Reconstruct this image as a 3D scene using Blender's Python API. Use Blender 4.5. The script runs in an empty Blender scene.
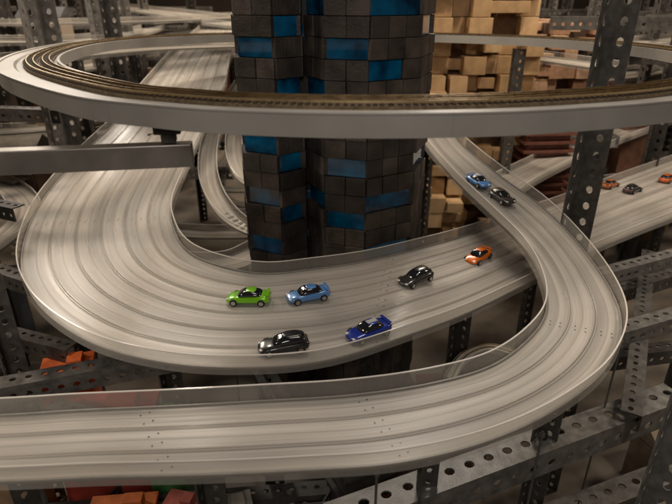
import bpy, bmesh, math, random
from mathutils import Vector, Matrix, Quaternion
random.seed(11)
scene=bpy.context.scene
COL=bpy.context.collection
CAMZ=9.5

# ---------------------------------------------------------------- materials
def nt(name):
    m=bpy.data.materials.new(name);m.use_nodes=True
    t=m.node_tree;b=t.nodes["Principled BSDF"];return m,t,b
def mat(name,c,rough=.5,metal=0,var=.25,scale=6,bump=.0,bscale=40,coat=0):
    m,t,b=nt(name);n=t.nodes;l=t.links
    tc=n.new("ShaderNodeTexCoord")
    no=n.new("ShaderNodeTexNoise");no.inputs["Scale"].default_value=scale;no.inputs["Detail"].default_value=6
    l.new(tc.outputs["Object"],no.inputs["Vector"])
    r=n.new("ShaderNodeMapRange");r.inputs[1].default_value=.3;r.inputs[2].default_value=.7
    r.inputs[3].default_value=1-var;r.inputs[4].default_value=1+var
    l.new(no.outputs["Fac"],r.inputs[0])
    mx=n.new("ShaderNodeVectorMath");mx.operation='SCALE';mx.inputs[0].default_value=c[:3]
    l.new(r.outputs[0],mx.inputs["Scale"]);l.new(mx.outputs[0],b.inputs["Base Color"])
    r2=n.new("ShaderNodeMapRange");r2.inputs[3].default_value=max(.03,rough-.12);r2.inputs[4].default_value=min(1,rough+.12)
    l.new(no.outputs["Fac"],r2.inputs[0]);l.new(r2.outputs[0],b.inputs["Roughness"])
    b.inputs["Metallic"].default_value=metal
    b.inputs["Coat Weight"].default_value=coat
    if bump:
        nb=n.new("ShaderNodeTexNoise");nb.inputs["Scale"].default_value=bscale;l.new(tc.outputs["Object"],nb.inputs["Vector"])
        bp=n.new("ShaderNodeBump");bp.inputs["Strength"].default_value=bump;bp.inputs["Distance"].default_value=.02
        l.new(nb.outputs["Fac"],bp.inputs["Height"]);l.new(bp.outputs[0],b.inputs["Normal"])
    return m
def road_mat(name,lanes,c=(.455,.43,.395)):
    m,t,b=nt(name);n=t.nodes;l=t.links
    uv=n.new("ShaderNodeUVMap");uv.uv_map="UVMap"
    sep=n.new("ShaderNodeSeparateXYZ");l.new(uv.outputs[0],sep.inputs[0])
    def noise(su,sv,detail=5):
        mp=n.new("ShaderNodeMapping");mp.inputs["Scale"].default_value=(su,sv,1);l.new(uv.outputs[0],mp.inputs[0])
        no=n.new("ShaderNodeTexNoise");no.inputs["Scale"].default_value=1;no.inputs["Detail"].default_value=detail
        l.new(mp.outputs[0],no.inputs["Vector"]);return no.outputs["Fac"]
    def mr(src,a,bb,c1,d):
        r=n.new("ShaderNodeMapRange");r.inputs[1].default_value=a;r.inputs[2].default_value=bb;r.inputs[3].default_value=c1;r.inputs[4].default_value=d
        l.new(src,r.inputs[0]);return r.outputs[0]
    def mth(op,a,bb):
        k=n.new("ShaderNodeMath");k.operation=op
        l.new(a,k.inputs[0])
        if isinstance(bb,(int,float)):k.inputs[1].default_value=bb
        elif bb is not None:l.new(bb,k.inputs[1])
        return k.outputs[0]
    mul=lambda a,bb:mth('MULTIPLY',a,bb)
    s1=mr(noise(.07,lanes*1.8,2),.3,.7,.72,1.24)
    s2=mr(noise(.4,lanes*.9,3),.3,.7,.88,1.12)
    s3=mr(noise(.08,lanes*8,2),.3,.7,.93,1.06)
    ab=mth('ABSOLUTE',mth('SUBTRACT',mth('FRACT',mul(sep.outputs[1],lanes),None),.5),None)
    edge=mr(ab,.38,.5,1.0,.72)
    slot=mr(ab,.01,.06,.80,1.0)
    grv=mr(mth('ABSOLUTE',mth('SUBTRACT',ab,.27),None),.0,.035,.92,1.0)
    tot=mul(mul(mul(s1,s2),s3),mul(mul(edge,slot),grv))
    vm=n.new("ShaderNodeVectorMath");vm.operation='SCALE';vm.inputs[0].default_value=c;l.new(tot,vm.inputs["Scale"])
    l.new(vm.outputs[0],b.inputs["Base Color"])
    l.new(mr(noise(.3,lanes*3),.3,.7,.22,.38),b.inputs["Roughness"])
    b.inputs["IOR"].default_value=1.5
    b.inputs["Subsurface Weight"].default_value=.15;b.inputs["Subsurface Scale"].default_value=.06
    bp=n.new("ShaderNodeBump");bp.inputs["Strength"].default_value=.18;bp.inputs["Distance"].default_value=.02
    l.new(mul(mul(edge,slot),grv),bp.inputs["Height"]);l.new(bp.outputs[0],b.inputs["Normal"])
    return m
def clear_mat(name,tint=(.80,.77,.72),tr=.9,add=.25):
    m=bpy.data.materials.new(name);m.use_nodes=True;t=m.node_tree;n=t.nodes;l=t.links
    n.clear();o=n.new("ShaderNodeOutputMaterial")
    a=n.new("ShaderNodeBsdfTransparent");a.inputs[0].default_value=(.95,.945,.93,1)
    p=n.new("ShaderNodeBsdfPrincipled");p.inputs["Base Color"].default_value=(*tint,1);p.inputs["Roughness"].default_value=.14
    mx=n.new("ShaderNodeMixShader");fz=n.new("ShaderNodeLayerWeight");fz.inputs[0].default_value=.35
    r=n.new("ShaderNodeMapRange");r.inputs[3].default_value=1-tr;r.inputs[4].default_value=min(1,1-tr+add)
    l.new(fz.outputs["Facing"],r.inputs[0]);l.new(r.outputs[0],mx.inputs[0]);l.new(a.outputs[0],mx.inputs[1]);l.new(p.outputs[0],mx.inputs[2]);l.new(mx.outputs[0],o.inputs[0])
    return m
M_A=road_mat("pale track plastic six lanes",6)
M_B=road_mat("pale track plastic three lanes",3)
M_F=road_mat("far track plastic",3,(.45,.42,.38))
M_clear=clear_mat("clear acrylic")
M_rib=clear_mat("lane rib acrylic",(.70,.67,.63),.66,.25)
M_edge=clear_mat("polished acrylic edge",(.85,.82,.78),.40,.3)
M_kerb=mat("frosted kerb",(.28,.265,.245),.35,var=.12)
M_white=mat("white rail deck",(.52,.50,.46),.4,var=.1)
M_under=mat("track underside",(.11,.10,.092),.5)
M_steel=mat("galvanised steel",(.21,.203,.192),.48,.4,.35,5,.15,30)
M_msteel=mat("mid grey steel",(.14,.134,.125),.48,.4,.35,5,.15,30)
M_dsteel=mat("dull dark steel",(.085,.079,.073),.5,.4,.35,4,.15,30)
M_alu=mat("brushed aluminium",(.32,.295,.27),.4,.6,.12,3)
M_ring=mat("grey ring plastic",(.38,.362,.335),.36,0,.12,1.2)
M_ringtop=mat("ring lip",(.44,.42,.395),.4,0,.1,3)
M_bed=mat("cork rail bed",(.17,.125,.075),.85,0,.4,18,.3,60)
M_slp=mat("sleepers",(.06,.042,.027),.8,0,.3,20)
M_rail=mat("nickel brass rail",(.52,.40,.24),.3,1,.15,10)
M_tile=mat("charcoal tile",(.050,.042,.037),.55,0,.5,2.5,.8,18)
M_tile2=mat("lighter charcoal tile",(.080,.065,.055),.55,0,.5,2.5,.8,18)
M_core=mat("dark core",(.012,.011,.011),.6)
M_wood=mat("pale wood block",(.58,.39,.21),.55,0,.16,2.5,.1,30)
M_wood2=mat("honey wood block",(.45,.285,.14),.55,0,.2,2.5,.1,30)
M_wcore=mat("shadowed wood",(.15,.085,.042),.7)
M_black=mat("black rubber",(.015,.015,.015),.6)
M_rim=mat("chrome rim",(.6,.6,.6),.25,1,.05)
M_screw=mat("screw",(.16,.15,.14),.35,.6,.1)
M_glass=mat("car glass",(.012,.014,.018),.08,0,.05,coat=1)
M_lamp=mat("headlamp",(.75,.75,.7),.15,0,.02)
M_tail=mat("tail lamp",(.4,.01,.01),.2,0,.02)
def blue_mat():
    m,t,b=nt("blue glass panel");n=t.nodes;l=t.links
    tc=n.new("ShaderNodeTexCoord");no=n.new("ShaderNodeTexNoise");no.inputs["Scale"].default_value=1.8;no.inputs["Detail"].default_value=5
    l.new(tc.outputs["Object"],no.inputs["Vector"])
    cr=n.new("ShaderNodeValToRGB");cr.color_ramp.elements[0].position=.34;cr.color_ramp.elements[0].color=(.0,.022,.065,1)
    cr.color_ramp.elements[1].position=.70;cr.color_ramp.elements[1].color=(.0,.18,.40,1)
    l.new(no.outputs["Fac"],cr.inputs[0]);l.new(cr.outputs[0],b.inputs["Base Color"])
    b.inputs["Roughness"].default_value=.08;b.inputs["Coat Weight"].default_value=.6
    bp=n.new("ShaderNodeBump");bp.inputs["Strength"].default_value=.3;l.new(no.outputs["Fac"],bp.inputs["Height"]);l.new(bp.outputs[0],b.inputs["Normal"])
    return m
M_blue=blue_mat()

# ---------------------------------------------------------------- helpers
def new_obj(name,vs,fs,m=None,parent=None,smooth=False,uvs=None):
    me=bpy.data.meshes.new(name);me.from_pydata([tuple(v) for v in vs],[],fs);me.update()
    if uvs:
        lay=me.uv_layers.new(name="UVMap")
        for lp in me.loops: lay.data[lp.index].uv=uvs[lp.vertex_index]
    if m:
        for k in (m if isinstance(m,(list,tuple)) else [m]): me.materials.append(k)
    if smooth:
        for p in me.polygons:p.use_smooth=True
    o=bpy.data.objects.new(name,me);COL.objects.link(o)
    if parent:o.parent=parent
    return o
def tag(o,label,cat,group=None):
    o["label"]=label;o["category"]=cat
    if group:o["group"]=group
    return o
def empty(name,loc=(0,0,0)):
    e=bpy.data.objects.new(name,None);e.empty_display_size=.2;e.location=loc;COL.objects.link(e);return e
class MB:
    def __init__(s):s.v=[];s.f=[];s.mi=[]
    def box(s,c,d,R=None,mi=0):
        k=len(s.v)
        for x in(-1,1):
            for y in(-1,1):
                for z in(-1,1):
                    p=Vector((x*d[0]/2,y*d[1]/2,z*d[2]/2))
                    if R:p=R@p
                    s.v.append(p+Vector(c))
        for q in((0,1,3,2),(4,6,7,5),(0,4,5,1),(2,3,7,6),(0,2,6,4),(1,5,7,3)):
            s.f.append(tuple(k+i for i in q));s.mi.append(mi)
    def cyl(s,c,r,h,axis='Z',n=12,mi=0):
        k=len(s.v);c=Vector(c)
        for e in(-.5,.5):
            for i in range(n):
                a=2*math.pi*i/n;x,y=r*math.cos(a),r*math.sin(a)
                p={'Z':(x,y,e*h),'Y':(x,e*h,y),'X':(e*h,x,y)}[axis];s.v.append(c+Vector(p))
        for i in range(n):
            j=(i+1)%n;s.f.append((k+i,k+j,k+n+j,k+n+i));s.mi.append(mi)
        s.f.append(tuple(k+i for i in range(n))[::-1]);s.f.append(tuple(k+n+i for i in range(n)));s.mi+=[mi,mi]
    def obj(s,name,m,parent=None,bevel=0,smooth=False):
        o=new_obj(name,s.v,s.f,m,parent,smooth)
        if isinstance(m,(list,tuple)):
            for p,i in zip(o.data.polygons,s.mi):p.material_index=i
        bm=bmesh.new();bm.from_mesh(o.data);bmesh.ops.recalc_face_normals(bm,faces=bm.faces);bm.to_mesh(o.data);bm.free()
        if bevel:
            b=o.modifiers.new("bevel",'BEVEL');b.width=bevel;b.segments=2;b.limit_method='ANGLE'
        return o
def cr(p0,p1,p2,p3,t):
    return .5*((2*p1)+(p2-p0)*t+(2*p0-5*p1+4*p2-p3)*t*t+(3*p1-p0-3*p2+p3)*t*t*t)
def resample(P,sub=10,closed=False):
    P=[Vector(p) for p in P];n=len(P);out=[]
    for i in range(n if closed else n-1):
        g=lambda k:(P[k%n] if closed else P[min(max(k,0),n-1)])
        for j in range(sub):out.append(cr(g(i-1),g(i),g(i+1),g(i+2),j/sub))
    if not closed:out.append(P[-1])
    return out
def sweep(name,O,I,prof,m,parent,closed=False,closedprof=True,smooth=False):
    vs=[];uv=[];fs=[];n=len(O);k=len(prof);L=0
    for i in range(n):
        if i:L+=(O[i].lerp(I[i],.5)-O[i-1].lerp(I[i-1],.5)).length
        w=I[i]-O[i];W=w.length;dr=w/W
        for s,d,z in prof:
            vs.append(O[i]+w*s+dr*d+Vector((0,0,z)));uv.append((L,s+d/W))
    for i in range(n if closed else n-1):
        a=i*k;b=((i+1)%n)*k
        for j in range(k if closedprof else k-1):
            jj=(j+1)%k;fs.append((a+j,a+jj,b+jj,b+j))
    if closedprof and not closed:
        fs.append(tuple(range(k))[::-1]);fs.append(tuple((n-1)*k+j for j in range(k)))
    o=new_obj(name,vs,fs,m,parent,smooth,uv)
    bm=bmesh.new();bm.from_mesh(o.data);bmesh.ops.recalc_face_normals(bm,faces=bm.faces);bm.to_mesh(o.data);bm.free()
    return o
def rect(s,d0,d1,z0,z1):return [(s,d0,z0),(s,d1,z0),(s,d1,z1),(s,d0,z1)]

def roadway(name,pairs,lanes,m,label,wall=.22,seams=(),sub=10,ribs=True):
    O=resample([(a[0],a[1],CAMZ-a[4]) for a in pairs],sub);I=resample([(a[2],a[3],CAMZ-a[4]) for a in pairs],sub)
    e=empty(name,(0,0,0));tag(e,label,"toy track")
    sweep("road_surface",O,I,[(0,0,0),(1,0,0)],m,e,closedprof=False,smooth=True)
    sweep("road_deck",O,I,[(0,-.01,-.03),(1,.01,-.03),(1,.01,-.006),(0,-.01,-.006)],M_under,e)
    for s,sg in((0,-1),(1,1)):
        sweep("side_wall",O,I,rect(s,sg*.030,sg*.044,-.09,wall),M_clear,e)
        sweep("wall_rim",O,I,rect(s,sg*.026,sg*.050,wall+.002,wall+.014),M_edge,e)
        sweep("kerb_strip",O,I,rect(s,-sg*.016,sg*.014,.002,.024),M_kerb,e)
    if ribs:
        for i in range(1,lanes):
            for dd in(-.022,.022):
                sweep("lane_divider",O,I,rect(i/lanes,dd-.006,dd+.006,.002,.022),M_rib,e)
    for si in seams:
        i=int(si*(len(O)-1));a,b=O[i],I[i];w=(b-a);dr=w.normalized();tn=Vector((-dr.y,dr.x,0))
        for q in range(lanes):
            for dd in(.3,.7):
                for tt in(-.06,.06):
                    c=a+w*((q+dd)/lanes)+tn*tt+Vector((0,0,.006))
                    k=MB();k.cyl(c,.011,.006,n=8);k.obj("screw",M_screw,e)
    return O,I,e

# ---------------------------------------------------------------- roads
A=[(-8.6,37,-5.0,36,1.7),(-8.23,29.34,-5.03,27.9,2.4),(-7.5,22.4,-4.25,21.4,3.0),(-7.63,19.08,-4.37,18.24,3.8),(-8.05,16.41,-4.46,15.85,4.5),(-7.65,13.17,-4.24,13.17,4.8),(-6.53,10.15,-3.68,11.37,4.8),(-5.32,8.29,-3.06,10.24,4.8),(-3.91,7.05,-2.26,9.59,4.8),(-2.58,6.48,-1.37,9.28,4.8),(-1.31,6.34,-.51,9.45,4.8),(-.09,6.67,.6,10.02,4.9),(1.22,7.49,1.74,10.83,5.0),(2.47,8.54,2.86,11.89,5.2),(3.99,10.04,4.41,13.47,5.45),(6.24,12.0,6.83,15.55,5.6),(8.1,13.3,9.77,17.9,5.6),(10.8,15.1,14.1,21.2,5.6),(14,17.6,17.5,23.8,5.6)]
B=[(-.5,21.6,-.6,20.4,3.2),(1.2,21.2,.8,20.1,3.2),(2.6,19.6,1.75,18.8,3.25),(3.31,17.38,2.35,17.1,3.4),(3.6,15.2,2.56,15.0,3.75),(4.3,13.8,3.07,13.30,4.2),(4.93,12.3,3.58,11.67,4.5),(5.15,10.6,3.92,10.18,4.7),(5.15,9.03,3.95,9.11,4.9),(4.84,7.79,3.70,8.18,5.0),(4.05,6.61,3.12,7.34,5.0),(3.05,5.76,2.32,6.63,5.0),(1.95,5.14,1.34,6.22,5.0),(.763,4.77,.195,5.97,5.0),(-.42,4.65,-1.04,5.85,5.0),(-1.58,4.58,-2.25,5.75,5.0),(-2.72,4.55,-3.44,5.67,5.0),(-3.85,4.49,-4.52,5.57,5.0),(-6.5,4.4,-7.2,5.4,5.0)]
AO,AI,eA=roadway("six_lane_track",A,6,M_A,"wide pale plastic toy track with a sweeping U-bend",seams=(.30,.64),wall=.24)
BO,BI,eB=roadway("three_lane_track",B,3,M_B,"pale plastic toy ramp curving over the wide track",seams=(.28,.52,.72,.85),wall=.26)
def side(name,pts,w,lanes,label,sub=8,ribs=False):
    P=resample([(p[0],p[1],CAMZ-p[2]) for p in pts],sub);pr=[]
    for i in range(0,len(P)):
        t=(P[min(i+1,len(P)-1)]-P[max(i-1,0)]);nrm=Vector((t.y,-t.x,0)).normalized()*w/2
        a=P[i]+nrm;b=P[i]-nrm;pr.append((a.x,a.y,b.x,b.y,CAMZ-P[i].z))
    return roadway(name,pr,lanes,M_F,label,wall=.18,sub=1,ribs=ribs)
T="distant_track"
side(T,[(-12,13,1.7),(-9.3,16.6,1.6),(-6.8,20.6,1.6),(-3.8,22.3,1.6),(0,23.3,1.6),(5,21.8,1.7),(9,18,2.0)],1.3,3,"narrow grey toy track looping behind the towers")
side(T,[(4.6,14.9,5.1),(5.9,16.6,5.1),(9.3,19.6,4.8),(14.4,23.4,4.4),(22,30,4)],1.1,2,"narrow pale toy track running behind the ramp")
side(T,[(-2.5,24,1.0),(-4.8,27,.95),(-9,34,.75),(-17,44,.4)],2.4,4,"grey toy track crossing at high level")
side(T,[(-5.6,13.9,6.4),(-3.9,12.7,6.3),(-2.4,12.9,6.2),(-1.6,15,6),(-2.5,20,5.5),(-3.2,26,4.8)],.8,2,"short low toy track bending beside the dark tower")
side(T,[(-.8,14.8,6.3),(-2.2,13.9,5.9),(-3.3,14.6,5.4),(-4.1,16.8,4.9),(-4.4,20,4.2),(-4.2,25,3.4)],.5,1,"thin pale toy track climbing behind the dark tower")
side(T,[(-.6,16.6,5.6),(-1.9,16.0,5.4),(-3.1,17.0,5.1),(-3.7,20,4.4),(-3.5,25,3.6)],.5,1,"thin pale toy track climbing inside the U-bend")
side(T,[(-5.2,15.6,6.6),(-3.6,15.2,6.5),(-1.8,15.5,6.5),(.5,17.2,6.4)],.6,1,"thin grey toy track crossing below the U-bend")
side(T,[(-4.6,18.4,6.0),(-3.4,18.0,6.0),(-1.6,18.4,6.0),(.5,19.8,6.0)],.5,1,"thin pale toy track crossing behind the dark tower")
side(T,[(-4.3,22,4.9),(-3,21.6,4.9),(-1.4,21.8,4.9),(1,22.6,4.9)],.6,1,"pale toy track crossing high behind the dark tower")
side(T,[(-1.2,18.2,6.4),(-2.4,17.3,6.5),(-3.9,18,6.6),(-4.8,21,6.6),(-4.6,26,6.2)],.6,1,"thin pale toy track deep inside the U-bend")
side(T,[(-4.9,14.4,7.4),(-3.4,13.8,7.3),(-1.9,14.1,7.2),(.5,15.5,7.0)],.7,2,"low toy track passing inside the U-bend")
side(T,[(8,24,3.4),(14,27,3.2),(24,33,2.9)],1.8,4,"pale toy track among distant buildings")
side(T,[(-30,30,4.6),(-18,24,4.8),(-11.5,22.6,5.2),(-9,25,5.3)],1.5,3,"grey toy track on the steel frame")
side(T,[(-20,40,2.4),(0,45,2.2),(22,40,2.0)],2.0,4,"far grey toy track spanning the frame")
side(T,[(-26,26,2.6),(-17,24,2.9),(-13,28,3.1),(-12,36,3.1)],1.8,4,"grey toy track curving through the steel frame")
side(T,[(9.6,20.5,1.6),(14,24,1.5),(24,27,1.3)],1.4,3,"high grey toy track leaving the loop")
side(T,[(-24,19,3.9),(-15,18,4.0),(-10.5,19.5,4.2),(-9.6,24,4.4)],1.0,2,"narrow grey toy track beside the wide track")
side(T,[(-22,22,1.2),(-13,20,1.3),(-9.5,23,1.4),(-10,32,1.4)],1.2,2,"high narrow toy track near the tall upright")
side(T,[(10,30,2.4),(17,31,2.3),(30,36,2.0)],1.6,3,"grey toy track above the brown tower")
side(T,[(9.5,20,6.6),(14,21.5,6.5),(22,24,6.3)],1.0,2,"low grey toy track near the floor")
side(T,[(-14,50,1.2),(2,52,1.1),(20,48,1.0)],2.4,4,"far grey toy track spanning the frame")
side(T,[(-20,15.5,4.9),(-13,14.6,5.0),(-9.6,12.4,5.2),(-9.2,9.5,5.4)],.8,2,"narrow toy track running down beside the U-bend")
side(T,[(-20,28,.9),(-12,25,.9),(-6,28,.8),(-3,34,.7)],1.4,3,"high grey toy track near the ceiling of the frame")
side(T,[(-24,23,5.8),(-15,20.5,6.0),(-10.4,17,6.3),(-10.2,12.5,6.6)],.9,2,"low grey toy track outside the U-bend")

# ---------------------------------------------------------------- ring railway
RP=[(.6,5.25),(2.3,5.5),(4.3,6.35),(6.5,8.2),(7.9,11.0),(7.9,14.0),(6.5,17.0),(3.4,19.1),(0,19.7),(-3.2,19.3),(-5.9,17.5),(-6.9,14.8),(-6.55,11.6),(-5.3,8.85),(-3.2,6.5),(-1.9,5.72),(-.84,5.38)]
RO=resample([(x,y,CAMZ-1.0) for x,y in RP],12,True)
def inset(P,w):
    n=len(P);out=[]
    for i in range(n):
        t=(P[(i+1)%n]-P[i-1]).normalized();out.append(P[i]+Vector((-t.y,t.x,0))*w)
    return out
RI=inset(RO,1.0)
ring=empty("elevated_railway_loop");tag(ring,"elevated grey oval loop carrying model railway rails","railway")
sweep("ring_deck",RO,RI,[(0,0,.0),(0,0,-.225),(0,.05,-.225),(0,.05,-.12),(1,-.05,-.12),(1,-.05,-.2),(1,0,-.2),(1,0,.02),(1,-.05,.02),(1,-.05,-.03),(0,.30,-.03),(0,.26,.0)],M_ring,ring,closed=True)
sweep("ring_lip",RO,RI,rect(0,-.015,.04,.003,.022),M_ringtop,ring,closed=True)
def sleepers(d0,d1):
    k=MB();acc=0;n=len(RO)
    for i in range(n):
        a,b=RO[i],RO[(i+1)%n];L=(b-a).length;t=(b-a).normalized();nn=Vector((-t.y,t.x,0))
        while acc<L:
            c=a+t*acc+nn*((d0+d1)/2);R=Matrix.Rotation(math.atan2(t.y,t.x),3,'Z')
            k.box(c+Vector((0,0,.022)),(.04,d1-d0,.018),R);acc+=.085
        acc-=L
    return k
for a in(.42,.68):
    tr=empty("railway_track");tr.parent=ring
    sweep("rail_bed",RO,RI,rect(0,a-.02,a+.22,-.026,.012),M_bed,tr,closed=True)
    sleepers(a,a+.20).obj("sleepers",M_slp,tr)
    for d in(a+.045,a+.155):sweep("rail",RO,RI,rect(0,d-.008,d+.008,.032,.062),M_rail,tr,closed=True)
for i in range(4,len(RO),34):
    a=RO[i];t=(RO[(i+1)%len(RO)]-a).normalized();nn=Vector((-t.y,t.x,0));R=Matrix.Rotation(math.atan2(t.y,t.x),3,'Z')
    k=MB();k.box(a-nn*.001+Vector((0,0,-.112)),(.004,.003,.22),R);k.obj("joint_cover",M_kerb,ring)

# ---------------------------------------------------------------- perforated steel
def perf_mesh(length,w,cell=None):
    cell=cell or w*.75;n=max(1,round(length/cell));c=length/n;vs=[];fs=[]
    for pl in range(2):
        def P(x,z):return (x,0,z) if pl==0 else (0,x,z)
        for i in range(n):
            z0=i*c;zc=z0+c/2;xc=w*.55
            outer=[(0,z0),(xc,z0),(w,z0),(w,zc),(w,z0+c),(xc,z0+c),(0,z0+c),(0,zc)]
            rx=w*.15;rz=c*.24
            inner=[(xc+rx*math.cos(a),zc+rz*math.sin(a)) for a in [math.radians(x) for x in(-135,-90,-45,0,45,90,135,180)]]
            k=len(vs)
            vs+=[P(*q) for q in outer]+[P(*q) for q in inner]
            for j in range(8):
                jj=(j+1)%8;fs.append((k+j,k+jj,k+8+jj,k+8+j))
    me=bpy.data.meshes.new("perforated_angle");me.from_pydata(vs,[],fs)
    bm=bmesh.new();bm.from_mesh(me);bmesh.ops.remove_doubles(bm,verts=bm.verts,dist=1e-4);bmesh.ops.recalc_face_normals(bm,faces=bm.faces)
    bm.to_mesh(me);bm.free();return me
_pc={}
def steel(p0,p1,w=.35,roll=0,m=None,name="steel_beam",label="perforated grey steel angle in the support frame",thick=.03,group="perforated steel framework"):
    p0=Vector(p0);p1=Vector(p1);L=(p1-p0).length;m=m or M_steel
    key=(round(L,1),w,m.name)
    if key not in _pc:
        me=perf_mesh(key[0],w);me.materials.append(m);_pc[key]=me
    o=bpy.data.objects.new(name,_pc[key]);COL.objects.link(o)
    q=(p1-p0).to_track_quat('Z','Y')@Quaternion((0,0,1),math.radians(roll));o.rotation_mode='QUATERNION';o.rotation_quaternion=q;o.location=p0
    s=o.modifiers.new("thickness",'SOLIDIFY');s.thickness=thick;s.offset=0
    tag(o,label,"steel beam" if name!="steel_upright" else "steel post",group);return o
def vbeam(p0,p1,w=.35,m=None,label="perforated grey steel angle in the support frame"):
    p0=Vector(p0);p1=Vector(p1);o=steel(p0,p1,w,0,m,label=label)
    z=(p1-p0).normalized();x=Vector((0,0,-1));x=(x-z*x.dot(z)).normalized();y=z.cross(x)
    if y.y<0:
        z=-z;y=-y;o.location=p1
    o.rotation_quaternion=Matrix((x,y,z)).transposed().to_quaternion();return o
def post(x,y,z0,z1,w=.35,roll=0,m=None,label="perforated grey steel upright of the support frame"):
    o=steel((x,y,z0),(x,y,z1),w,0,m,"steel_upright",label)
    o.rotation_quaternion=Quaternion((0,0,1),math.radians(roll));return o
post(5.47,11.75,3.92,12,.52,-135,M_msteel,"tall perforated steel upright beside the ramp")
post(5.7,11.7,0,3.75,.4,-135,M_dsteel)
post(4.45,5.6,0,7.4,.42,-135,M_steel,"perforated steel upright beside the lower bend")
post(-6.0,8.0,0,5.3,.35,-60,M_msteel,"grey steel upright beside the U-bend")
post(-9.1,17,0,12,.5,-40,M_steel,"tall grey steel upright behind the railway loop")
vbeam((.0,5.05,2.95),(6.4,7.75,2.95),.48,M_steel,"heavy perforated crossbeam under the three lane bend")
vbeam((-.2,4.55,1.9),(6.6,7.1,1.9),.42,M_msteel,"second perforated crossbeam under the three lane bend")
steel((-1.55,7.6,4.0),(-.6,5.6,4.0),.26,0,label="perforated beam tying two tracks together")
steel((-1.25,7.7,4.0),(-.3,5.7,4.0),.26,180)
vbeam((-6.3,7.0,3.6),(-1.2,8.3,3.9),.34,M_msteel,"perforated crossbeam under the U-bend")
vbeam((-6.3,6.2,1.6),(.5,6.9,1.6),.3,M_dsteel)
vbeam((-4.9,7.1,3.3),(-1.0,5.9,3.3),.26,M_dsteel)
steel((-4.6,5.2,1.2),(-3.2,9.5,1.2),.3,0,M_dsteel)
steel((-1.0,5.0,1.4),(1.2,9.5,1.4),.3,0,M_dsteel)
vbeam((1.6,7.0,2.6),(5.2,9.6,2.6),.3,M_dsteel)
vbeam((5.1,7.0,3.2),(8.8,13.5,3.2),.32,M_msteel)
vbeam((5.6,9.0,3.5),(9.5,10.4,3.7),.34,M_steel)
vbeam((5.9,10.6,4.0),(10.5,12.4,4.2),.3)
vbeam((5.4,9.6,2.4),(10.5,10.6,2.4),.34,M_dsteel);vbeam((6.4,11.6,2.8),(12,14.2,2.8),.34,M_msteel);post(8.6,11.3,0,4.2,.32,-135,M_dsteel)
vbeam((-9.5,11.2,4.4),(-5.6,9.2,4.4),.3,M_msteel)
vbeam((-9.6,10.2,3.4),(-5.2,8.6,3.4),.3,M_dsteel)
vbeam((-10.5,12.5,5.4),(-7.0,11.0,5.4),.3,M_dsteel)
vbeam((-12,15.5,5.6),(-8.2,14.0,5.6),.35,M_msteel)
vbeam((-14,18,7.6),(-8.6,17,7.6),.4,M_msteel);vbeam((-14,18,6.4),(-8.6,17,6.4),.4,M_dsteel)
post(-9,12.5,0,8,.3,-45,M_dsteel);post(-12.4,17.3,0,12,.45,-135,M_msteel);post(-15.5,20,0,12,.45,-135,M_msteel)
post(11.6,19.8,0,12,.45,-135,M_dsteel);post(14.2,22.5,0,12,.45,-135,M_msteel);vbeam((11.6,20,8.6),(18,22,8.6),.4,M_dsteel);vbeam((11.6,18.5,7.9),(16,23,7.9),.4,M_dsteel)
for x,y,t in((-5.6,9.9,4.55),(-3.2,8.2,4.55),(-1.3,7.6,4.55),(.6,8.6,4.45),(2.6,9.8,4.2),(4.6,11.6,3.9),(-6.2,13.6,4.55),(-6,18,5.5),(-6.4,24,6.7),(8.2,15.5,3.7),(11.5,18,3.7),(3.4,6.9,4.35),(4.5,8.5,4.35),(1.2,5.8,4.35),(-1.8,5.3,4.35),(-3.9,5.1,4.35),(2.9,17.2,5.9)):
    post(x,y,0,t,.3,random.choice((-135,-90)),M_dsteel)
post(-1.5,17.9,0,8.2,.3,0);post(5.3,16.9,0,8.2,.3,0,M_dsteel);post(-8.3,11.2,0,8.2,.3,-45,M_dsteel);vbeam((-8.4,11.2,8.2),(-5.6,11.2,8.2),.25,M_dsteel)
for x,y,z in((2.75,5.5,4.3),(4.75,7.5,4.3),(.5,4.85,4.3),(-2.2,9.7,4.5),(1.4,10.9,4.3)):
    k=MB();k.cyl((0,0,z/2),.018,z,n=8);k.cyl((0,0,z-.06),.04,.05,n=6);o=k.obj("support_rod",M_msteel);o.location=(x,y,0);tag(o,"thin threaded steel rod holding up the track","metal rod","thin rods under the tracks")
alu=empty("aluminium_bar");tag(alu,"plain brushed aluminium bar holding up the railway loop","metal bar")
k=MB();d=Vector((4.4,.74,0));R=Matrix.Rotation(math.atan2(d.y,d.x),3,'Z')
k.box((0,0,0),(5.2,.2,.27),R);o=k.obj("bar",M_alu,alu,.012)
k=MB();k.box(R@Vector((2.35,.0,.2)),(.16,.18,.1),R);k.box(R@Vector((2.35,0,.31)),(.3,.26,.1),R);k.obj("bracket",M_dsteel,alu,.01)
alu.location=(-4.25,5.83,7.86)

# ---------------------------------------------------------------- dark tower
tw=empty("dark_tiled_tower",(0,12,0));tag(tw,"tall dark tiled tower with glossy blue window bands","toy tower")
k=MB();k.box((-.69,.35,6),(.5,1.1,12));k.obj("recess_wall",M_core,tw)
for z in(8.9,7.2,6.35,5.4,4.6):
    k=MB();k.box((-.69,-.215,z),(.3,.02,.34));k.obj("window",M_blue,tw)
COLS=[([(-.64,11.8),(-.22,10.95),(.62,10.7),(1.65,11.3),(2.06,12.4),(1.45,13.6),(-.3,13.6)],
       {0:[9.25,7.7,5.6],1:[8.74,6.2,5.05,3.5],2:[9.35,8.3,6.95,5.75,4.4],3:[8.9,7.4,6.2],4:[8.2,6]}),
      ([(-2.12,12.2),(-1.98,11.45),(-1.2,11.1),(-.72,11.5),(-.66,13.1),(-1.95,13.2)],
       {0:[8.7,6.9],1:[8.76,6.6,5.6,4.5],2:[9.1,8.0,6.2,5.1],3:[8,6]})]
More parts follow.
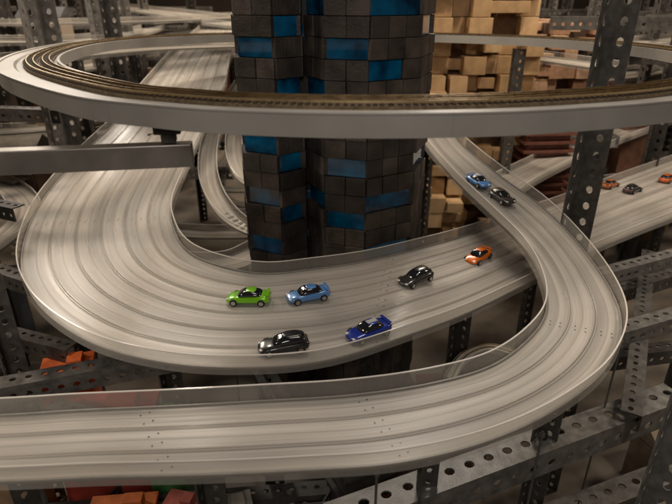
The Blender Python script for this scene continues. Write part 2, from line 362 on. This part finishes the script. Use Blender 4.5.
RH=.385;CW=.42
for poly,wins in COLS:
    n=len(poly);c=Vector((sum(p[0] for p in poly)/n,sum(p[1] for p in poly)/n,0))
    ins=[c+(Vector((p[0],p[1],0))-c)*.90 for p in poly]
    vs=[(p.x,p.y-12,0) for p in ins]+[(p.x,p.y-12,12) for p in ins]
    new_obj("tower_core",vs,[(i,(i+1)%n,n+(i+1)%n,n+i) for i in range(n)]+[tuple(range(n,2*n))],M_core,tw)
    for fi in range(n):
        a=Vector((*poly[fi],0));b=Vector((*poly[(fi+1)%n],0));L=(b-a).length;t=(b-a)/L;out=Vector((t.y,-t.x,0))
        nc=max(1,round(L/CW));cw=L/nc;R=Matrix.Rotation(math.atan2(t.y,t.x),3,'Z')
        k=MB();rows=int(12/RH);wl=wins.get(fi,[])
        k.box((a+b)/2-out*.088+Vector((0,-12,6)),(L-.03,.012,11.9),R)
        for r in range(rows):
            z=(r+.5)*RH
            wn_here=any(abs(z-w)<RH*.5 for w in wl)
            gap=-1
            if wn_here and nc>2 and random.random()<.3:gap=random.choice((0,nc-1))
            rj=random.uniform(-.02,.035)
            for q in range(nc):
                ctr=a+t*((q+.5)*cw)
                if wn_here and q!=gap:continue
                j=rj+random.uniform(-.014,.014)
                k.box(ctr+out*(j-.03)+Vector((0,-12,z)),(cw-.012,.12,RH-.012),R,mi=random.choice((0,0,1)))
            if wn_here:
                q0,q1=0,nc
                if gap==0:q0=1
                elif gap>0:q1=nc-1
                kb=MB();kb.box(a+t*((q0+q1)/2*cw)-out*.055+Vector((0,-12,z)),((q1-q0)*cw-.02,.03,RH-.02),R);kb.obj("window",M_blue,tw)
        k.obj("tile_cladding",(M_tile,M_tile2),tw,.012)

# ---------------------------------------------------------------- wooden block towers
def block_tower(name,x0,y0,nx,ny,nz,s,mats,label,keep=.75,zbase=0):
    e=empty(name,(x0,y0,zbase));tag(e,label,"toy tower")
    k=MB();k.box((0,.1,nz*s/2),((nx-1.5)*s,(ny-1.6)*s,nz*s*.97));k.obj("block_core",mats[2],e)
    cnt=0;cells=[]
    for z in range(nz-1,-1,-1):
        for iy in range(ny):
            for ix in range(nx):
                if 0<ix<nx-1 and 0<iy<ny-1:continue
                cells.append((z,ix,iy))
    stuff=MB()
    for z,ix,iy in cells:
        if random.random()>keep:continue
        kx=s*random.choice((.97,.97,.97,1.25));kz=s*random.choice((.97,.97,.97,.6));ky=s*random.uniform(.95,1.2)
        px=(ix-(nx-1)/2)*s+random.choice((-.12,0,0,.12))*s;py=(iy-(ny-1)/2)*s+random.choice((-1.0,-.55,-.3,0,0,.3))*s
        ctr=(px,py,(z+.5)*s)
        if iy<=1 and cnt<98:
            b=MB();b.box((0,0,0),(kx,ky,kz));o=b.obj("wooden_block",random.choice(mats[:2]),e,.014);o.location=ctr;cnt+=1
        else:
            stuff.box(ctr,(kx,ky,kz))
    o=stuff.obj("wooden_blocks",mats[0],e,.014);o["kind"]="stuff"
    return e
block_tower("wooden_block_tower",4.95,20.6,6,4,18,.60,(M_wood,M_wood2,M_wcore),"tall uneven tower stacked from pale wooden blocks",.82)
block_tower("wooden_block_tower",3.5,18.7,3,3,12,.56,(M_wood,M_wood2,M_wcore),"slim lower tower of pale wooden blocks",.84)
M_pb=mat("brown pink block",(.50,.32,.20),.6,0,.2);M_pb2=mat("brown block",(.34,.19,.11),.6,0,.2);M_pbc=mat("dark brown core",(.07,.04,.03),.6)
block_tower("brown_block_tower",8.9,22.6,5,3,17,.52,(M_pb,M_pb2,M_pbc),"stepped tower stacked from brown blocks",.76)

# ---------------------------------------------------------------- small buildings
def facade_mat(name,c,wc):
    m,t,b=nt(name);n=t.nodes;l=t.links
    tc=n.new("ShaderNodeTexCoord");mp=n.new("ShaderNodeMapping");mp.inputs["Rotation"].default_value=(math.radians(90),0,0);l.new(tc.outputs["Object"],mp.inputs[0])
    br=n.new("ShaderNodeTexBrick");br.offset=0;br.inputs["Scale"].default_value=3.2;br.inputs["Mortar Size"].default_value=.035
    br.inputs["Color1"].default_value=(*wc,1);br.inputs["Color2"].default_value=(*[x*.5 for x in wc],1);br.inputs["Mortar"].default_value=(*c,1)
    l.new(mp.outputs[0],br.inputs["Vector"]);l.new(br.outputs["Color"],b.inputs["Base Color"]);b.inputs["Roughness"].default_value=.5
    return m
FM=[facade_mat("facade%d"%i,c,w) for i,(c,w) in enumerate([((.24,.15,.10),(.06,.05,.04)),((.42,.10,.05),(.10,.04,.03)),((.34,.28,.22),(.10,.09,.08)),((.15,.14,.14),(.04,.04,.05)),((.36,.23,.12),(.14,.09,.04)),((.10,.11,.12),(.24,.19,.12)),((.30,.19,.13),(.12,.09,.06)),((.36,.11,.07),(.22,.08,.05))])]
RM=[mat("roof%d"%i,c,.6) for i,c in enumerate([(.14,.12,.10),(.36,.09,.05),(.24,.21,.17),(.07,.07,.075)])]
def building(x,y,z,w,d,h,rot=0,style=None,m=None,rm=None,label=None,group="small model buildings in the city"):
    style=random.randrange(4) if style is None else style
    m=m or random.choice(FM);rm=rm or random.choice(RM)
    e=empty("model_building",(x,y,z));e.rotation_euler=(0,0,rot)
    tag(e,label or "small brown model building on the city floor","model building",group)
    k=MB()
    if style==0:
        k.box((0,0,h/2),(w,d,h));k.obj("wall",m,e,.01)
        r=MB();r.box((0,0,h+.05),(w*1.06,d*1.06,.1));r.box((w*.2,0,h+.2),(w*.3,d*.4,.2));r.obj("roof",rm,e,.01)
    elif style==1:
        k.box((0,0,h*.3),(w,d,h*.6));k.box((0,0,h*.75),(w*.7,d*.7,h*.3-.004));k.box((0,0,h*.95),(w*.4,d*.4,h*.1-.004));k.obj("wall",m,e,.01)
        r=MB();r.box((0,0,h+.03),(w*.44,d*.44,.06));r.cyl((0,0,h+.4),.03,.7,n=6);r.obj("roof",rm,e)
    elif style==2:
        k.box((0,0,h/2),(w,d,h));k.obj("wall",m,e,.01)
        a,b=w*.56,d*.56;vs=[(-a,-b,h+.002),(a,-b,h+.002),(a,b,h+.002),(-a,b,h+.002),(-a,0,h+d*.4),(a,0,h+d*.4)]
        new_obj("roof",vs,[(0,1,5,4),(2,3,4,5),(0,4,3),(1,2,5),(0,3,2,1)],rm,e)
    else:
        nfl=max(2,int(h/.3));k.box((0,0,h/2),(w*.8,d*.8,h))
        k.obj("wall",m,e)
        for i in range(nfl):
            r=MB();r.box((0,0,(i+1)*h/nfl-.03),(w*1.05,d*1.05,.09));r.obj("floor_slab",rm,e)
    return e
def near_road(x,y,r=1.5):
    for S in(AO,AI,BO,BI):
        for p in S:
            if(p.x-x)**2+(p.y-y)**2<r*r:return True
    return False
def inpoly_road(x,y):
    for i in range(0,len(AO)):
        c=AO[i].lerp(AI[i],.5)
        if (c.x-x)**2+(c.y-y)**2<4:return True
    return False
random.seed(5)
cnt=0
while cnt<170:
    y=random.uniform(18,60);x=random.uniform(-.8,.8)*y
    if near_road(x,y,1.0) or inpoly_road(x,y) or (0<x<12 and y<26) or (-3.5<x<3.5 and y<24):continue
    h=random.choice((2,3,4,5,6,7,8))*random.uniform(.7,1.1)
    if near_road(x,y,2.2):h=min(h,3)
    building(x,y,0,random.uniform(1,2.2),random.uniform(1,2),h,random.uniform(-.5,.5));cnt+=1
for x,y,w,d,h,r,st,c,l in [
 (-5.2,8.5,.9,.8,3.0,.3,0,(.60,.12,.025),"small orange red block building under the track"),
 (-4.1,7.5,1.7,.7,2.9,.1,0,(.42,.045,.03),"low red flat-roofed building under the track"),
 (-3.05,7.35,.6,.6,2.8,.1,0,(.07,.24,.07),"small green box building under the track"),
 (-5.6,6.9,.8,.6,2.4,.1,2,(.22,.14,.08),"small brown house under the track"),
 (-3.45,6.15,1.0,.5,2.0,.1,0,(.45,.12,.03),"flat orange roofed building beneath the bend"),
 (-2.5,6.2,.6,.5,2.0,-.2,0,(.32,.08,.06),"small pinkish red block building beneath the bend"),
 (-1.7,6.1,.7,.6,2.0,.3,0,(.25,.24,.21),"small grey block building beneath the bend"),
 (-.3,6.3,.7,.5,1.7,.1,2,(.24,.23,.23),"small grey gabled building beneath the bend"),
 (.4,6.9,.9,.6,3.0,.5,3,(.07,.065,.06),"dark slatted building between the tracks"),
 (1.6,7.4,.8,.7,2.4,.2,2,(.24,.18,.13),"small brown gabled house between the tracks"),
 (2.6,7.9,.7,.7,2.2,.7,1,(.34,.30,.24),"small cream stepped building between the tracks"),
 (2.0,8.3,.8,.5,2.8,.1,0,(.24,.06,.045),"dark red box building between the tracks"),
 (3.0,9.0,.6,.6,2.9,.3,3,(.22,.20,.16),"small grey slatted building between the tracks"),
 (-3.6,13.3,.6,.6,1.7,.3,2,(.25,.14,.08),"small brown house inside the U-bend"),
 (-2.9,23.5,1,.8,3.0,.1,3,(.14,.10,.08),"brown slatted building inside the U-bend"),
 (6.9,8.6,.9,.8,1.2,.3,2,(.22,.17,.12),"small brown house beside the lower bend"),
 (-8.8,10.4,1.3,1,3,.2,3,(.12,.1,.08),"dark slatted building beside the U-bend"),
 (-9.8,13.5,1.3,1,2.4,.2,0,(.1,.12,.16),"blue grey block building beside the U-bend"),
 (7.3,18.9,1.8,1.2,5.7,.1,3,(.17,.065,.045),"dark red shelf-like building behind the ramp"),
 (8.9,20.4,1.2,1.0,5.0,.1,3,(.20,.10,.07),"red brown slatted building behind the ramp"),
 (11.9,21.8,1.4,1.0,5.4,.2,0,(.18,.09,.06),"brown block building by the far track"),
 (1.0,6.5,.6,.5,1.6,.1,0,(.25,.1,.05),"small rust coloured block building"),
]:
    mm=mat("paint",c,.5,0,.25,4);building(x,y,0,w,d,h,r,st,mm,mat("roofpaint",[min(1,q*1.1) for q in c],.5,0,.2),l,None)
random.seed(21)
cnt=0
while cnt<110:
    y=random.uniform(18,52);x=random.uniform(-.75,.75)*y
    if inpoly_road(x,y) or near_road(x,y,.7) or (2.5<x<11 and y<24) or abs(x)<2.6 and y<24:continue
    post(x,y,0,random.choice((8,10,12,12)),.5,random.choice((-135,-45,-90)),random.choice((M_steel,M_msteel,M_dsteel)));cnt+=1
for i in range(260):
    y=random.uniform(19,50);x=random.uniform(-.78,.7)*y;z=random.choice((3.2,5,6.4,7.2,7.6,8.4,9.0));L=random.choice((3.,5.,8.,11.))
    a=random.choice((0,0,math.pi/2,.3,-.3,.8))
    if any((p.x-x)**2+(p.y-y)**2<9 and z>p.z-1 for p in AO):continue
    if any((p.x-x-L*math.cos(a))**2+(p.y-y-L*math.sin(a))**2<9 and z>p.z-1 for p in AO):continue
    if -9<x+L*.5<10 and y<30 and z>5:continue
    vbeam((x,y,z),(x+L*math.cos(a),y+L*math.sin(a),z),.4,random.choice((M_steel,M_msteel,M_dsteel)))
arcP=[(1.9,7.7),(2.3,8.35),(2.9,8.7),(3.45,8.45),(3.75,7.8),(3.75,7.1)]
LO=resample([(x,y,3.5) for x,y in arcP],8);LI=[]
for i in range(len(LO)):
    t=(LO[min(i+1,len(LO)-1)]-LO[max(i-1,0)]).normalized();LI.append(LO[i]+Vector((t.y,-t.x,0))*.2)
e=empty("low_railway_track");tag(e,"thin white model railway curve below the tracks","railway")
sweep("track_deck",LO,LI,rect(0,0,.2,-.1,0),M_white,e)
for d in(.04,.14):sweep("rail",LO,LI,rect(0,d-.008,d+.008,.002,.03),M_rail,e)

# ---------------------------------------------------------------- floor
fm,t,b=nt("concrete floor");n=t.nodes;l=t.links
tc=n.new("ShaderNodeTexCoord");no=n.new("ShaderNodeTexNoise");no.inputs["Scale"].default_value=.7;no.inputs["Detail"].default_value=8;l.new(tc.outputs["Object"],no.inputs["Vector"])
crn=n.new("ShaderNodeValToRGB");crn.color_ramp.elements[0].position=.35;crn.color_ramp.elements[0].color=(.10,.083,.066,1);crn.color_ramp.elements[1].position=.7;crn.color_ramp.elements[1].color=(.24,.205,.165,1)
l.new(no.outputs["Fac"],crn.inputs[0]);l.new(crn.outputs[0],b.inputs["Base Color"]);b.inputs["Roughness"].default_value=.55
fl=new_obj("floor",[(-200,-40,0),(200,-40,0),(200,260,0),(-200,260,0)],[(0,1,2,3)],fm);fl["kind"]="structure"
wl=new_obj("back_wall",[(-200,75,0),(200,75,0),(200,75,40),(-200,75,40)],[(0,1,2,3)],mat("dark wall",(.06,.045,.035),.8,0,.3,.2));wl["kind"]="structure"

# ---------------------------------------------------------------- cars
def paint(name,c):return mat(name,c,.25,.15,.06,3,coat=.8)
def loft(stations,name,m,parent,sub=1):
    vs=[];fs=[]
    for x,hw,zb,zt,tw_ in stations:
        half=[(hw*.9,zb),(hw,zb+(zt-zb)*.3),(hw,zb+(zt-zb)*.7),(hw*tw_,zt),(hw*tw_*.5,zt+.006)]
        vs+=[(x,y,z) for y,z in half]+[(x,-y,z) for y,z in half[::-1]]
    k=10
    for i in range(len(stations)-1):
        for j in range(k):jj=(j+1)%k;fs.append((i*k+j,i*k+jj,(i+1)*k+jj,(i+1)*k+j))
    fs.append(tuple(range(k)));fs.append(tuple((len(stations)-1)*k+j for j in range(k))[::-1])
    o=new_obj(name,vs,fs,m,parent,True)
    bm=bmesh.new();bm.from_mesh(o.data);bmesh.ops.recalc_face_normals(bm,faces=bm.faces);bm.to_mesh(o.data);bm.free()
    if sub:
        s=o.modifiers.new("sub",'SUBSURF');s.levels=sub;s.render_levels=2
    return o
def car(pos,heading,color,label,L=.78,style=0,stripe=None):
    e=empty("toy_car",pos);e.rotation_mode='XYZ';e.rotation_euler=(0,0,heading);tag(e,label,"toy car","toy cars on the tracks")
    p=paint("car paint",color)
    s=L/.75;S=lambda st:[(x*s,hw*s,zb*s,zt*s,t) for x,hw,zb,zt,t in st]
    loft(S([(-.375,.12,.05,.13,.85),(-.345,.155,.035,.165,.85),(-.22,.17,.03,.17,.85),(0,.158,.03,.15,.9),(.18,.168,.03,.142,.85),(.31,.155,.03,.115,.85),(.375,.10,.045,.085,.8)]),"body",p,e)
    cab=[(-.25,.125,.14,.165,.9),(-.15,.135,.14,.225,.72),(0,.135,.14,.235,.72),(.07,.135,.13,.225,.72),(.18,.125,.125,.145,.9)]
    if style==1:cab=[(-.34,.125,.14,.18,.9),(-.28,.135,.14,.24,.75),(-.1,.138,.14,.25,.75),(.05,.135,.13,.23,.72),(.17,.125,.125,.145,.9)]
    loft(S(cab),"window",M_glass,e)
    x0,x1=(-.15,.04) if style==0 else (-.28,.02);zr=.243 if style==0 else .257
    loft(S([(x0,.085,zr-.02,zr,.9),((x0+x1)/2,.092,zr-.012,zr+.004,.9),(x1,.085,zr-.02,zr-.002,.9)]),"roof",p,e)
    for sx in(-.235,.225):
        for sy in(-1,1):
            w=empty("wheel",(sx*s,sy*.155*s,.06*s));w.parent=e
            k=MB();k.cyl((0,0,0),.062*s,.05*s,'Y',16);k.obj("tyre",M_black,w,.006)
            k=MB();k.cyl((0,sy*.026*s,0),.038*s,.006,'Y',10);k.obj("rim",M_rim,w)
    for sy in(-1,1):
        k=MB();k.box((.325*s,sy*.095*s,.098*s),(.06*s,.05*s,.02*s));k.obj("headlight",M_lamp,e,.005)
        k=MB();k.box((-.362*s,sy*.09*s,.12*s),(.02*s,.06*s,.025*s));k.obj("tail_light",M_tail,e,.003)
    if style==0:
        k=MB();k.box((-.335*s,0,.19*s),(.05*s,.26*s,.012*s))
        for sy in(-1,1):k.box((-.335*s,sy*.09*s,.175*s),(.03*s,.012*s,.03*s))
        k.obj("spoiler",p,e,.003)
    if stripe:
        ms=paint("stripe",stripe)
        k=MB();k.box((.23*s,0,.141*s),(.16*s,.09*s,.004));o=k.obj("bonnet_stripe",ms,e);o.rotation_euler=(0,.11,0)
        k=MB();k.box(((x0+x1)/2*s,0,(zr+.007)*s),((x1-x0)*.9*s,.09*s,.006));k.obj("roof_stripe",ms,e)
    return e
def on_road(O,I,x,y):
    best=None
    for i in range(1,len(O)-1):
        w=I[i]-O[i];s=max(0,min(1,((x-O[i].x)*w.x+(y-O[i].y)*w.y)/(w.x**2+w.y**2)))
        p=O[i]+w*s;d=(p.x-x)**2+(p.y-y)**2
        if best is None or d<best[0]:
            t=(O[i+1]-O[i-1]).lerp(I[i+1]-I[i-1],s);best=(d,p.z,math.atan2(t.y,t.x))
    return best[1],best[2]
def put(road,x,y,color,label,flip=False,**kw):
    O,I=(AO,AI) if road=='A' else (BO,BI);z,h=on_road(O,I,x,y)
    car((x,y,z+.006),h+(math.pi if flip else 0),color,label,**kw)
put('A',-1.53,8.22,(.22,.62,.01),"bright lime green sports car on the wide track",True)
put('A',-.5,8.36,(.12,.30,.66),"light blue toy coupe on the wide track",True)
put('A',-.80,6.83,(.02,.02,.022),"black toy car on the outer lane of the wide track",True,style=1)
put('A',.52,7.37,(.015,.04,.34),"dark blue racing car with pale stripe on the track",True,stripe=(.6,.6,.6))
put('A',1.55,9.33,(.035,.033,.032),"dark grey toy hatchback on the wide track",True,style=1)
put('A',3.19,10.94,(.78,.17,.01),"orange toy car emerging from under the ramp",True)
put('B',3.62,13.2,(.10,.30,.75),"blue and white toy car descending the ramp",False,stripe=(.9,.9,.9))
put('B',4.02,12.4,(.04,.035,.035),"dark toy car following down the ramp",False,style=1)
put('A',9.05,17.1,(.45,.14,.03),"dark orange toy car on the track beyond the upright",False)
put('A',9.55,16.6,(.03,.03,.035),"black toy car on the track beyond the upright",False,style=1)
put('A',11.3,17.7,(.75,.16,.02),"orange toy car on the track beyond the upright",False,style=1)

# ---------------------------------------------------------------- light & camera
def area(name,loc,target,size,power,color):
    L=bpy.data.lights.new(name,'AREA');L.energy=power;L.size=size;L.color=color;L.shape='DISK'
    o=bpy.data.objects.new(name,L);COL.objects.link(o);o.location=loc
    o.rotation_euler=(Vector(target)-Vector(loc)).to_track_quat('-Z','Y').to_euler();return o
def spot(name,loc,target,power,ang,color,r=.5,blend=.8):
    L=bpy.data.lights.new(name,'SPOT');L.energy=power;L.spot_size=math.radians(ang);L.spot_blend=blend;L.color=color;L.shadow_soft_size=r
    o=bpy.data.objects.new(name,L);COL.objects.link(o);o.location=loc
    o.rotation_euler=(Vector(target)-Vector(loc)).to_track_quat('-Z','Y').to_euler();return o
W=(1,.88,.745)
area("ceiling_and_fill_lamp",(1,13,22),(0,8,4),6,600,W)
spot("ceiling_and_fill_spot",(3,17,21),(.6,7.2,4.5),3800,35,(1,.91,.80),1.4,1)
spot("ceiling_and_fill_spot",(-8,24,20),(-5.5,13.0,5),3300,42,W,.8,1)
spot("ceiling_and_fill_spot",(-9,17,21),(-6.2,25,6),3600,40,W,.8,1)
spot("ceiling_and_fill_spot",(8,12,22),(5.6,20.5,5.5),5000,54,(1,.85,.68),.6,1)  # added fill spot aimed at the wooden block tower
spot("ceiling_and_fill_spot",(10,8,16),(9.2,22.6,6.5),2600,30,(1,.85,.68),.5,1)  # fill spot put in to brighten the brown block tower
spot("ceiling_and_fill_spot",(9,3,19),(8,11,0),3400,46,W,.8,1)
spot("ceiling_and_fill_spot",(7.5,7,15),(4,18.7,5.5),1500,30,(1,.86,.7),.4,1)  # added fill for the wooden tower's lower part, shadowed by the ring
area("ceiling_and_fill_lamp",(-17,32,20),(-4,9,4.5),7,1700,W)
area("ceiling_and_fill_lamp",(5,34,21),(1,8,4.5),7,1900,W)
area("ceiling_and_fill_lamp",(0,-7,15),(0,8,6),5,650,(1,.90,.80))  # front fill added behind the camera for surfaces facing it
spot("low_fill_spot",(-9.5,1,9),(-4,7,2),950,50,W,.6,1)  # fill added low at the left to light buildings under the track
area("ceiling_and_fill_lamp",(0,44,25),(0,36,0),14,8500,(1,.79,.58))
area("ceiling_and_fill_lamp",(-18,12,20),(-18,27,4),5,3000,(1,.82,.64))  # fill lamp added to brighten the far left background
area("ceiling_and_fill_lamp",(20,14,20),(18,27,4),5,2400,(1,.82,.64))
w=bpy.data.worlds.new("World");scene.world=w;w.use_nodes=True
w.node_tree.nodes["Background"].inputs[0].default_value=(.55,.45,.355,1);w.node_tree.nodes["Background"].inputs[1].default_value=.055
c=bpy.data.cameras.new("camera");c.lens=28.93;c.sensor_width=36;c.clip_start=.05;c.clip_end=600
c.dof.use_dof=True;c.dof.focus_distance=9.2;c.dof.aperture_fstop=.6
co=bpy.data.objects.new("camera",c);COL.objects.link(co);co.location=(0,0,CAMZ);co.rotation_euler=(math.radians(65),0,0);scene.camera=co
scene.view_settings.view_transform='Standard';scene.view_settings.look='None';scene.view_settings.exposure=0
